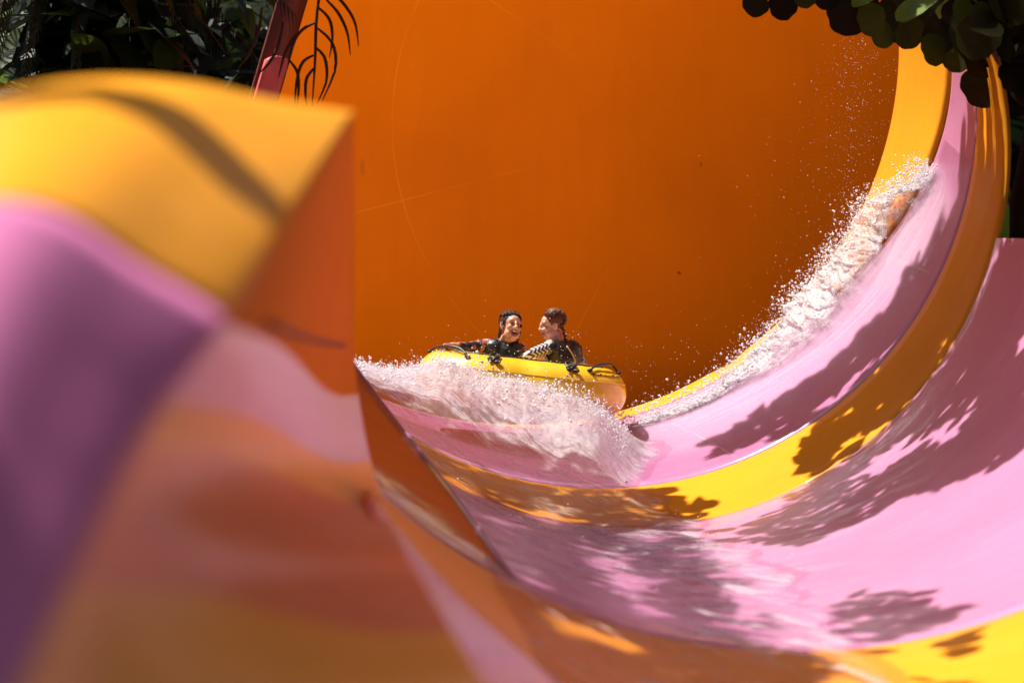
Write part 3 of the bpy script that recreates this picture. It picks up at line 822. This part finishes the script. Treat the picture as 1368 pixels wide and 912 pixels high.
# ---- second rider, seen from behind, in profile
hc2 = J(738, 434.5, -.02)
HM2 = frame(hc2, (-0.93, -0.22, -0.10), (-0.04, 0.0, 1)) @ Matrix.Scale(0.98, 4)
bm = bmesh.new()
head_parts(bm, HM2, 0.4)
nk = J(742, 455, -.02); sA = J(735, 463, -.13); sB = J(764, 465, .08); ch2 = J(752, 478, -.03); hip2 = J(757, 524, .02)
caps(bm, HM2 @ Vector((0, -.02, -.07)), nk, .048, .05); caps(bm, nk, ch2, .06, .10)
caps(bm, sA, sB, .058, .058); caps(bm, ch2, J(755, 500, -.01), .118, .112); caps(bm, J(755, 500, -.01), hip2, .112, .135)
e1 = J(713, 471, -.20); w1 = J(694, 481, -.10)
caps(bm, sA, e1, .047, .035); caps(bm, e1, w1, .034, .024)
hand_parts(bm, w1, (-.9, -.1, -.35), (-.1, -.3, -1), .88, 1.0, 1)
e2 = J(778, 487, .05); w2 = J(762, 492, -.22)
caps(bm, sB, e2, .046, .035); caps(bm, e2, w2, .034, .024)
hand_parts(bm, w2, (-.3, -.9, -.1), (-.2, -.3, -1), .88, 1.0, -1)
kA = J(722, 478, -.12); kB = J(715, 492, .16)
caps(bm, hip2+Vector((-.06, -.06, 0)), kA, .072, .050); caps(bm, kA, J(702, 500, -.10), .047, .034); caps(bm, J(702, 500, -.10), J(690, 516, -.1), .034, .026)
caps(bm, hip2+Vector((-.06, .08, 0)), kB, .072, .052); caps(bm, kB, J(700, 520, .12), .048, .034)
g = remesh_obj('person', bm, 0.0052, M_skin2, None, 3, 0.4)
tag(g, 'person in profile with braided brown hair, black vest and chevron patterned sleeve, seen from behind', 'person')
face_kids(g, HM2, False)
bm = bmesh.new(); hair_cap(bm, HM2, 4)
strands(bm, HM2, 5)
for i in range(13):      # braid running back over the head and down behind the ear
    t = i/12
    a = lerp(-0.7, 2.5, t); sg = 1 if i % 2 else -1
    ell(bm, HM2 @ Vector((-.058+sg*.009, -.024-.070*math.sin(a), .046+.066*math.cos(a))), (.016, .012, .012))
for i in range(6):
    ell(bm, HM2 @ Vector((-.046+.008*(-1)**i, -.070-.004*i, -.03-.022*i)), (.015, .014, .014))
bm_obj('hair', bm, M_hair2, g)
bm = bmesh.new()
caps(bm, sA+Vector((.02, .0, -.01)), sB+Vector((0, 0, -.01)), .068, .068); caps(bm, J(744, 470, -.08), J(753, 502, -.03), .10, .12); caps(bm, J(762, 470, .02), J(758, 502, .01), .10, .12)
caps(bm, ch2, J(756, 512, .0), .132, .13)
v2 = remesh_obj('vest', bm, 0.008, M_vest, g, 4)
bm = bmesh.new()
tube(bm, [J(lerp(757, 762, t)+9*math.sin(t*2.6), lerp(462, 500, t), -.155-.02*math.sin(t*3)) for t in [i/14 for i in range(15)]], .006, 6)
bm_obj('vest_piping', bm, plain('tan_piping', (0.55, 0.33, 0.18), 0.5), g)
ax = (e1-sA).normalized(); sd = ax.cross(Vector((0, 1, 0))).normalized()
M_chev = chevron('chevron_lycra', tuple(ax), tuple(sd), tuple(sA))
bm = bmesh.new()
caps(bm, sA+Vector((0.01, 0, 0)), e1, .056, .043); caps(bm, e1, e1.lerp(w1, .75), .042, .032)
remesh_obj('sleeve', bm, 0.006, M_chev, g, 3)
bm = bmesh.new()
caps(bm, sB, e2, .055, .043)
remesh_obj('sleeve', bm, 0.006, M_chev, g, 3)

# ------------------------------------------------------------------ plants
def leaf(V, Fc, T, base, d, up, L, W, kind='round', fold=0.15, curl=0.2, tint=0.5):
    d = Vector(d).normalized(); s = d.cross(Vector(up))
    W = W*random.uniform(.8, 1.1) if kind == 'big' else W
    if s.length < 1e-3: s = d.cross(Vector((1, 0.2, 0)))
    s.normalize(); nrm = s.cross(d)
    n = {'thin': 4, 'big': 16}.get(kind, 6)
    if kind == 'big': kind = 'round'
    b0 = len(V); wob = random.random()*6
    for i in range(n+1):
        t = i/n
        if kind == 'round': w = W*math.sqrt(max(0, 1-(2*t-1.0)**2))**0.9*(1+.07*math.sin(t*8+wob)+.03*math.sin(t*19+wob*2)) if 0 < t < 1 else W*0.12
        elif kind == 'thin': w = W*(1-t)**0.6*(0.5+min(1, t*4)*0.5)
        else: w = W*(math.sin(math.pi*t**0.75))+W*0.02
        c = Vector(base)+d*(L*t)+nrm*(-curl*L*t*t)
        f = fold*w
        V.append(tuple(c-s*w+nrm*(f+.04*W*math.sin(t*7+wob)))); V.append(tuple(c)); V.append(tuple(c+s*w+nrm*(f+.04*W*math.cos(t*6+wob))))
        T.extend((tint, tint, tint))
    for i in range(n):
        a = b0+i*3
        Fc.append((a, a+1, a+4, a+3)); Fc.append((a+1, a+2, a+5, a+4))
def foliage(name, V, Fc, T, mat, parent=None):
    me = bpy.data.meshes.new(name); me.from_pydata(V, [], Fc)
    a = me.attributes.new('tint', 'FLOAT', 'POINT'); a.data.foreach_set('value', T)
    return link(name, me, mat, parent)
def rdir(down=0.0):
    v = Vector((random.gauss(0, 1), random.gauss(0, 1), random.gauss(0, 1)-down)); return v.normalized()

M_grape = leafmat('sea_grape_leaf', (0.020, 0.012, 0.005), (0.20, 0.30, 0.02), 0.55, 0.4, 0.2)
M_jungle = leafmat('jungle_leaf', (0.012, 0.022, 0.010), (0.12, 0.18, 0.015), 0.5, 0.25, 0.25)
M_palm = leafmat('palm_leaf', (0.014, 0.020, 0.010), (0.07, 0.10, 0.03), 0.4, 0.2)
M_bark = plain('bark', (0.085, 0.042, 0.02), 0.8, 0.4, 12, 0.3, 0, 0.03)

tree = empty('broadleaf_tree', (4.0, 21.2, 0))
tag(tree, 'tree with round dark leathery leaves hanging over the curved yellow band', 'tree')
bm = bmesh.new()
tube(bm, [Vector(p) for p in ((4.0, 21.2, -.05), (3.98, 21.2, 2), (3.95, 21.1, 4), (4.1, 20.4, 6), (4.2, 19.4, 7.6))], [.32, .29, .26, .16, .08], 16)
for br in (((3.95, 21.1, 4.6), (4.2, 20.4, 5.5), (3.9, 19.8, 5.9), (2.9, 20, 6.3)), ((4.0, 20.9, 5.0), (4.4, 18, 6.4), (3.7, 16.6, 7.1), (2.6, 15.4, 7.6)), ((4.05, 20.7, 5.3), (4.2, 19.4, 6.8), (3, 18.6, 7.8), (1.6, 18.2, 8.4)), ((4.0, 21.0, 4.6), (4.9, 18.0, 6.0), (4.4, 15.8, 6.8), (3.4, 13.6, 7.6)), ((3.95, 21.0, 4.5), (4.05, 20.5, 5.2), (4.0, 20.1, 5.6), (3.3, 19.95, 5.75))):
    tube(bm, [Vector(p) for p in br], [.10, .07, .045, .02], 8)
for (xa, ya, xb, yb) in ((1330, -60, 1190, 22), (1340, -40, 1262, 44), (1250, -60, 1136, 8), (1200, -70, 1050, -4), (1370, -30, 1310, 80), (1390, -20, 1350, 100)):
    tube(bm, [P(xa, ya, 20.2), P(lerp(xa, xb, .5), lerp(ya, yb, .5)-12, 20.1), P(xb, yb, 20.0)], [.022, .014, .006], 6)
bm_obj('trunk', bm, M_bark, tree)
V, Fc, T = [], [], []
# leaves one can see at the top of the view
seen = [(1010, -6, 30), (1048, -8, 34), (1072, -22, 30), (1102, -14, 26), (1134, 4, 44), (1150, -6, 40), (1163, 10, 36), (1185, 2, 30), (1178, 32, 30), (1196, 24, 34), (1216, 28, 36), (1232, 10, 34),
        (1256, 30, 44), (1272, 16, 50), (1290, 34, 50), (1246, 50, 36), (1282, 62, 34), (1306, 20, 60), (1330, 40, 60), (1352, 20, 60), (1326, 80, 50), (1350, 92, 50), (1368, 60, 60), (1314, 96, 46), (1340, 8, 60), (1362, 110, 50), (1305, 64, 44), (1375, 20, 60), (1226, -10, 36), (1200, -20, 40), (1262, -10, 44)]
for (x, y, s) in seen:
    y += 9
    Y = rr(19.6, 20.4)
    c = P(x, y, Y); L = s*1.25*Y/F
    d = Vector((rr(-.5, .5), rr(-.4, .1), -1))
    leaf(V, Fc, T, c-d.normalized()*L*0.35, d, Vector((rr(-.4, .4), -1, rr(-.1, .5))), L, L*0.5, 'big', rr(-.1, .3), rr(-.2, .3), random.random()**2*0.45)
for (x, y, s) in ((1236, 0, 52), (1222, 14, 34), (1160, -8, 36), (1300, -6, 44), (1088, -16, 28), (1345, 4, 40)):  # bright green tint paints these leaves as sunlit
    c = P(x, y, 19.5); L = s*1.3*19.5/F
    leaf(V, Fc, T, c+Vector((.1, .1, .05)), (-.8, -.2, -.45), (-.2, -.6, .8), L, L*.36, 'big', .15, .1, 0.95)
for i in range(190):
    x = rr(1285, 1440); y = rr(-60, 132)
    if y > 8+(x-1285)*1.0: continue
    c = P(x, y, rr(18.4, 19.2)); L = rr(.2, .34)
    leaf(V, Fc, T, c, rdir(.8), rdir(), L, L*.48, 'round', rr(-.1, .3), rr(-.1, .3), random.random()*0.15)
# the crown above the view, which shades the bands below it
SH = [  # shaded areas (photo pixels) and clear holes
 ([(940, 716), (1010, 729), (1075, 729), (1120, 707), (1165, 693), (1215, 662), (1290, 640), (1372, 592), (1372, 330), (1345, 330), (1330, 380), (1260, 505), (1180, 590), (1105, 640), (1065, 672), (1000, 712)], 250),
 ([(1130, 815), (1165, 795), (1215, 793), (1270, 815), (1265, 835), (1170, 860), (1130, 850)], 14),
 ([(1303, 130), (1344, 150), (1342, 310), (1290, 440), (1210, 545), (1130, 612), (1068, 640), (1068, 590), (1195, 475), (1280, 320)], 190),
 ([(1288, 285), (1290, 320), (1268, 350), (1190, 462), (1055, 580), (960, 612), (945, 600), (1040, 545), (1120, 490), (1195, 410), (1252, 330)], 80)]
HOLES = [[(1130, 648), (1180, 600), (1240, 580), (1310, 540), (1318, 550), (1240, 600), (1180, 640), (1140, 655)], [(1190, 665), (1235, 640), (1242, 648), (1200, 668)], [(1230, 590), (1300, 570), (1290, 590), (1240, 610)],
         [(1345, 470), (1372, 440), (1372, 480), (1350, 500)], [(1110, 600), (1160, 570), (1180, 575), (1130, 610)], [(1235, 470), (1285, 445), (1290, 455), (1245, 480)], [(1170, 545), (1205, 525), (1210, 535), (1180, 552)], [(1060, 590), (1160, 530), (1165, 540), (1075, 600)], [(1040, 560), (1080, 535), (1085, 545), (1050, 570)]]
def inside(poly, x, y):
    c = False; j = len(poly)-1
    for i in range(len(poly)):
        xi, yi = poly[i]; xj, yj = poly[j]
        if (yi > y) != (yj > y) and x < (xj-xi)*(y-yi)/(yj-yi)+xi: c = not c
        j = i
    return c
# a lookup of slide surface points by pixel
cloud = []
for j in range(150):
    Y = lerp(22.8, 12.0, j/149)
    for i in range(150):
        th = lerp(-12, 95, i/149)
        p = ring(th, Y); x, y = ringpx(p)
        if 900 < x < 1380 and 100 < y < 900: cloud.append((p, x, y))
cells = {}
for p, x, y in cloud: cells.setdefault((int(x//12), int(y//12)), p)
def surf(x, y):
    return cells.get((int(x//12), int(y//12)))
for poly, cnt in SH:
    xs = [q[0] for q in poly]; ys = [q[1] for q in poly]; k = 0; tries = 0
    while k < cnt*11 and tries < 40000:
        tries += 1
        x, y = rr(min(xs), max(xs)), rr(min(ys), max(ys))
        if not inside(poly, x, y) or any(inside(h, x, y) for h in HOLES): continue
        p = surf(x, y)
        if p is None: continue
        c = p+SUN*rr(3.2, 6.4)
        qx, qy = ringpx(c)
        if qy > -60 and qx < 1400: continue
        L = rr(.11, .28); d = rdir(.6)
        up = (SUN+rdir()*0.6).normalized()
        leaf(V, Fc, T, c-d*L*.5, d, up, L*(1.25 if k % 3 else 1), L*(.24 if k % 3 else .46), 'lance' if k % 3 else 'round', rr(-.1, .3), rr(-.1, .3), random.random()*0.5); k += 1
def shade(points, cnt, s0, s1, L0, L1):  # hangs added, unseen leaves up the sun's path to shade these points
    k = tries = 0
    while k < cnt and tries < 60000:
        tries += 1
        c = points()
        if c is None: continue
        c = c+SUN*rr(s0, s1)
        qx, qy = ringpx(c)
        if qy > -90 and -100 < qx < 1420: continue
        L = rr(L0, L1); d = rdir(.6)
        leaf(V, Fc, T, c-d*L*.5, d, (SUN+rdir()*0.6).normalized(), L*(1.3 if k % 3 else 1), L*(.25 if k % 3 else .46), 'lance' if k % 3 else 'round', rr(-.1, .3), rr(-.1, .3), random.random()*0.5); k += 1
def chan():
    Y = rr(8.6, 20.4); th = rr(72, 150)
    p = ring(th, Y); x, y = ringpx(p)
    lim = 1290 if Y < 12.55 else (900+max(0, y-650)*0.5+60*noise.noise(Vector((Y*1.5, 3, 1))))
    if x > lim or (Y < 12.55 and x > 1180 and noise.noise(Vector((p.x*2, p.y, 7))) > .1) or x < k2x(y)-10: return None
    if 545 < x < 625 and 745 < y < 805 and random.random() < .95: return None     # a gap that lets the sun through
    if noise.noise(Vector((p.x*2.4, p.y*.9, 4))) > .27: return None
    return p
shade(chan, 4600, 3.8, 5.8, .16, .27)
shade(lambda: P(*catmull(K, rr(0.1, 1)))+Vector((rr(-.8, 0), rr(-.5, .5), rr(-.4, 0))), 420, 3.4, 5.4, .22, .36)
shade(lambda: (lambda t: s1(lerp(.72, .06, t)+rr(-.03, .03), lerp(.06, .19, t)+rr(-.018, .018)))(random.random()), 90, 2.0, 3.0, .12, .2)
shade(lambda: s1(rr(0, 1), 1-.32*random.random()**1.6), 120, 2.0, 3.4, .2, .34)
foliage('foliage', V, Fc, T, M_grape, tree)

# jungle on the far side of the near wall
def bush(name, label, cx, cy, Y, wpx, hpx, n, mat, L0, L1, kind='lance', tintp=2.5, group=None):
    r = empty(name, (P(cx, cy, Y).x, Y, 0)); tag(r, label, 'plant', group)
    bm = bmesh.new()
    base = Vector((P(cx, cy, Y).x, Y, 0))
    V, Fc, T = [], [], []
    for k in range(9):
        tip = P(cx+rr(-.45, .45)*wpx, cy+rr(-.5, .3)*hpx, Y+rr(-.5, .5))
        mid = base.lerp(tip, .6)+Vector((rr(-.2, .2), rr(-.2, .2), 0))
        tube(bm, [base+Vector((rr(-.1, .1), rr(-.1, .1), -.02)), mid, tip], [.05, .035, .012], 6)
    bm_obj('stem', bm, M_bark, r)
    for i in range(n):
        c = P(cx+rr(-.5, .5)*wpx, cy+rr(-.5, .5)*hpx, Y+rr(-.6, .6)); L = rr(L0, L1)
        leaf(V, Fc, T, c, Vector((rr(-1, 1), rr(-1, .3), rr(-.9, .3))), Vector((rr(-.4, .4), rr(-.8, .2), 1)), L, L*rr(.13, .24), kind, rr(0, .3), rr(0, .5), random.random()**tintp)
    foliage('leaf_crown', V, Fc, T, mat, r)
    return r
bush('jungle_plant', 'dark plant with long pointed leaves, nearest the frond tips, rising behind the yellow rim', 135, 40, 21.0, 210, 240, 380, M_jungle, .3, .65, tintp=3)
bush('jungle_plant', 'dense dark shrub with small sunlit leaf tips rising behind the yellow rim', 60, 40, 22.5, 260, 260, 420, M_jungle, .12, .34, tintp=2)
bush('undergrowth_shrub', 'very dark tall shrub filling the gap behind the palm fronds', 150, 60, 27, 400, 400, 700, M_jungle, .3, .6, tintp=5)

def frond(V, Fc, T, bmst, a, b, sag, n=26, L=.5, W=.016, tint=0.1, cl=None):
    a, b = Vector(a), Vector(b); pts = []
    for i in range(9):
        t = i/8; p = a.lerp(b, t); p.z += sag*math.sin(math.pi*t)
        pts.append(p)
    tube(bmst, pts, [.016-.013*i/8 for i in range(9)], 6)
    for i in range(n):
        t = .12+.88*i/n; k = t*8; j = min(int(k), 7); p = pts[j].lerp(pts[j+1], k-j)
        d = (pts[j+1]-pts[j]).normalized(); s = d.cross(Vector((0, -.5, 1))).normalized()
        for sg in (-1, 1):
            l = L*(1-.55*t)*rr(.8, 1.1)
            leaf(V, Fc, T, p, d*.75+s*sg*.8+Vector((0, 0, -.35)), (0, -.5, 1), l, W, 'thin', .2, cl*rr(.7, 1.2) if cl else rr(.35, .7), clamp(tint+rr(-.1, .15)))
palm = empty('palm_tree', (-4.4, 20.0, 0))
tag(palm, 'palm with thin arching dark fronds drooping in front of the orange wall', 'palm')
bm = bmesh.new()
tube(bm, [Vector((-4.4, 20, -.05)), Vector((-4.35, 20, 2)), Vector((-4.25, 20, 4)), Vector((-4.1, 20, 6.4))], [.14, .12, .10, .09], 10)
bm_obj('trunk', bm, M_bark, palm)
V, Fc, T = [], [], []; bs = bmesh.new()
top = Vector((-4.1, 20, 6.4))
for (x, y, dy) in ((345, 80, .3), (300, 70, -.5), (260, 60, .2), (395, 20, .5)):
    frond(V, Fc, T, bs, top+Vector((rr(-.05, .05), rr(-.05, .05), -.1)), P(x, y, 20+dy), .55, 80, .30, .006, .05, .9)
for k in range(12):
    a = k*.55; frond(V, Fc, T, bs, top, top+Vector((1.5*math.cos(a)-.4, 1.6*math.sin(a), rr(-.3, .7))), .35, 24, .5, .014, .3)
for (x0, y0, x1, y1) in ((60, -60, 30, 110), (110, -40, 100, 90), (20, -60, -10, 90)):  # sunlight on these leaflets is put into their lighter tint
    frond(V, Fc, T, bs, P(x0, y0, 20.5), P(x1, y1, 20.2), .05, 18, .22, .012, .85)
for arc in (((432, -40), (423, 22), (421, 80), (417, 142)), ((419, 74), (404, 84), (396, 110), (394, 144)), ((420, 62), (434, 78), (436, 108), (424, 138)), ((386, 80), (397, 96), (399, 118), (397, 144)),
            ((424, 38), (444, 58), (448, 92), (430, 136)), ((422, 30), (404, 40), (392, 58), (384, 92)), ((436, 0), (452, 18), (464, 44), (468, 74)), ((440, -12), (458, 4), (474, 30), (479, 62)), ((421, 90), (410, 104), (408, 124), (410, 142)), ((404, 40), (392, 52), (380, 74), (372, 104)), ((425, 10), (440, 26), (444, 50), (440, 78)), ((378, 30), (372, 60), (360, 84), (344, 100)), ((350, 10), (346, 40), (334, 70), (318, 92))):
    tube(bs, [P(*catmull(arc, i/10), 19.4) for i in range(11)], [.003+.0095*math.sin(math.pi*min(1, .15+.85*i/10)) for i in range(11)], 6)
bm_obj('frond_stalk', bs, M_bark, palm)
foliage('frond', V, Fc, T, M_palm, palm)

# the wood that closes in the place on every side
V, Fc, T = [], [], []
for i in range(5200):
    a = rr(0, 2*math.pi); R_ = rr(15, 19)
    c = Vector((1+R_*math.cos(a), 13+1.35*R_*math.sin(a), rr(0.2, 15)*(0.55+0.45*random.random())))
    qx, qy = ringpx(c)
    if c.y > 0 and -360 < qx < 1600 and -420 < qy < 970 and (c.y < 28 or 380 < qx < 1250): continue
    L = rr(.7, 1.5)
    leaf(V, Fc, T, c, Vector((rr(-1, 1), rr(-1, 1), rr(-1, .2))), Vector((rr(-.6, .6), rr(-.6, .6), 1)) if i % 2 else rdir(), L, L*rr(.3, .45), 'lance', rr(0, .3), rr(0, .4), random.random()**3)
wood = foliage('forest', V, Fc, T, M_jungle)
tag(wood, 'dark tropical wood closing in behind the slide', 'forest', None, 'stuff')

# ------------------------------------------------------------------ ground and hillside
M_soil = plain('dark_soil', (0.03, 0.026, 0.016), 0.9, 0.5, 3, 0.2, 0, 0.05)
def gf(u, v):
    x, y = lerp(-400, 400, u), lerp(-60, 900, v)
    return Vector((x, y, -0.02))
g_ = grid('ground', gf, 20, 20, M_soil, None, None, 0.0); g_['kind'] = 'structure'
def hf(u, v):
    x = lerp(-40, 40, u); y = lerp(29, 46, v)
    z = 16*smooth(0, 1, v)+0.8*noise.fractal(Vector((x*.3, y*.4, 0)), 1, 2, 4)-0.6
    return Vector((x, y+0.8*noise.noise(Vector((x*.2, 2, 0))), z))
M_hill = plain('overgrown_hillside', (0.018, 0.028, 0.010), 0.9, 0.6, 2.5, 0.2, 0, 0.15)
h_ = grid('hillside', hf, 90, 50, M_hill, None, None, 0.0, CAM); h_['kind'] = 'structure'

# ------------------------------------------------------------------ light, sky, camera
wd = bpy.data.worlds.new('World'); sc.world = wd; wd.use_nodes = True
nt = wd.node_tree
for n_ in list(nt.nodes): nt.nodes.remove(n_)
ow = N(nt, 'ShaderNodeOutputWorld'); bg = N(nt, 'ShaderNodeBackground'); bg.inputs['Strength'].default_value = 0.05
sky = N(nt, 'ShaderNodeTexSky'); sky.sky_type = 'NISHITA'; sky.sun_disc = False; sky.dust_density = 4.0; sky.ozone_density = 0.3
sky.sun_elevation = math.asin(SUN.z); sky.sun_rotation = math.atan2(SUN.x, SUN.y)
nt.links.new(sky.outputs[0], bg.inputs[0]); nt.links.new(bg.outputs[0], ow.inputs[0])
sl = bpy.data.lights.new('sun', 'SUN'); sl.energy = 4.6; sl.angle = math.radians(0.5); sl.color = (1.0, 0.95, 0.86)
so = bpy.data.objects.new('sun', sl); COL.objects.link(so); so.rotation_euler = SUN.to_track_quat('Z', 'Y').to_euler(); so.location = (0, 0, 20)
cd = bpy.data.cameras.new('camera'); cd.lens = 100; cd.sensor_width = 36; cd.clip_end = 3000; cd.clip_start = 0.1
cd.dof.use_dof = True; cd.dof.focus_distance = RY-0.1; cd.dof.aperture_fstop = 1.6
co = bpy.data.objects.new('camera', cd); COL.objects.link(co); co.location = CAM; co.rotation_euler = (math.pi/2, 0, 0)
sc.camera = co
sc.view_settings.view_transform = 'Standard'; sc.view_settings.look = 'None'; sc.view_settings.gamma = 1; sc.view_settings.exposure = 0.82
sc.cycles.max_bounces = 10; sc.cycles.diffuse_bounces = 6; sc.cycles.transparent_max_bounces = 12; sc.cycles.use_denoising = True
sc.cycles.sample_clamp_indirect = 6
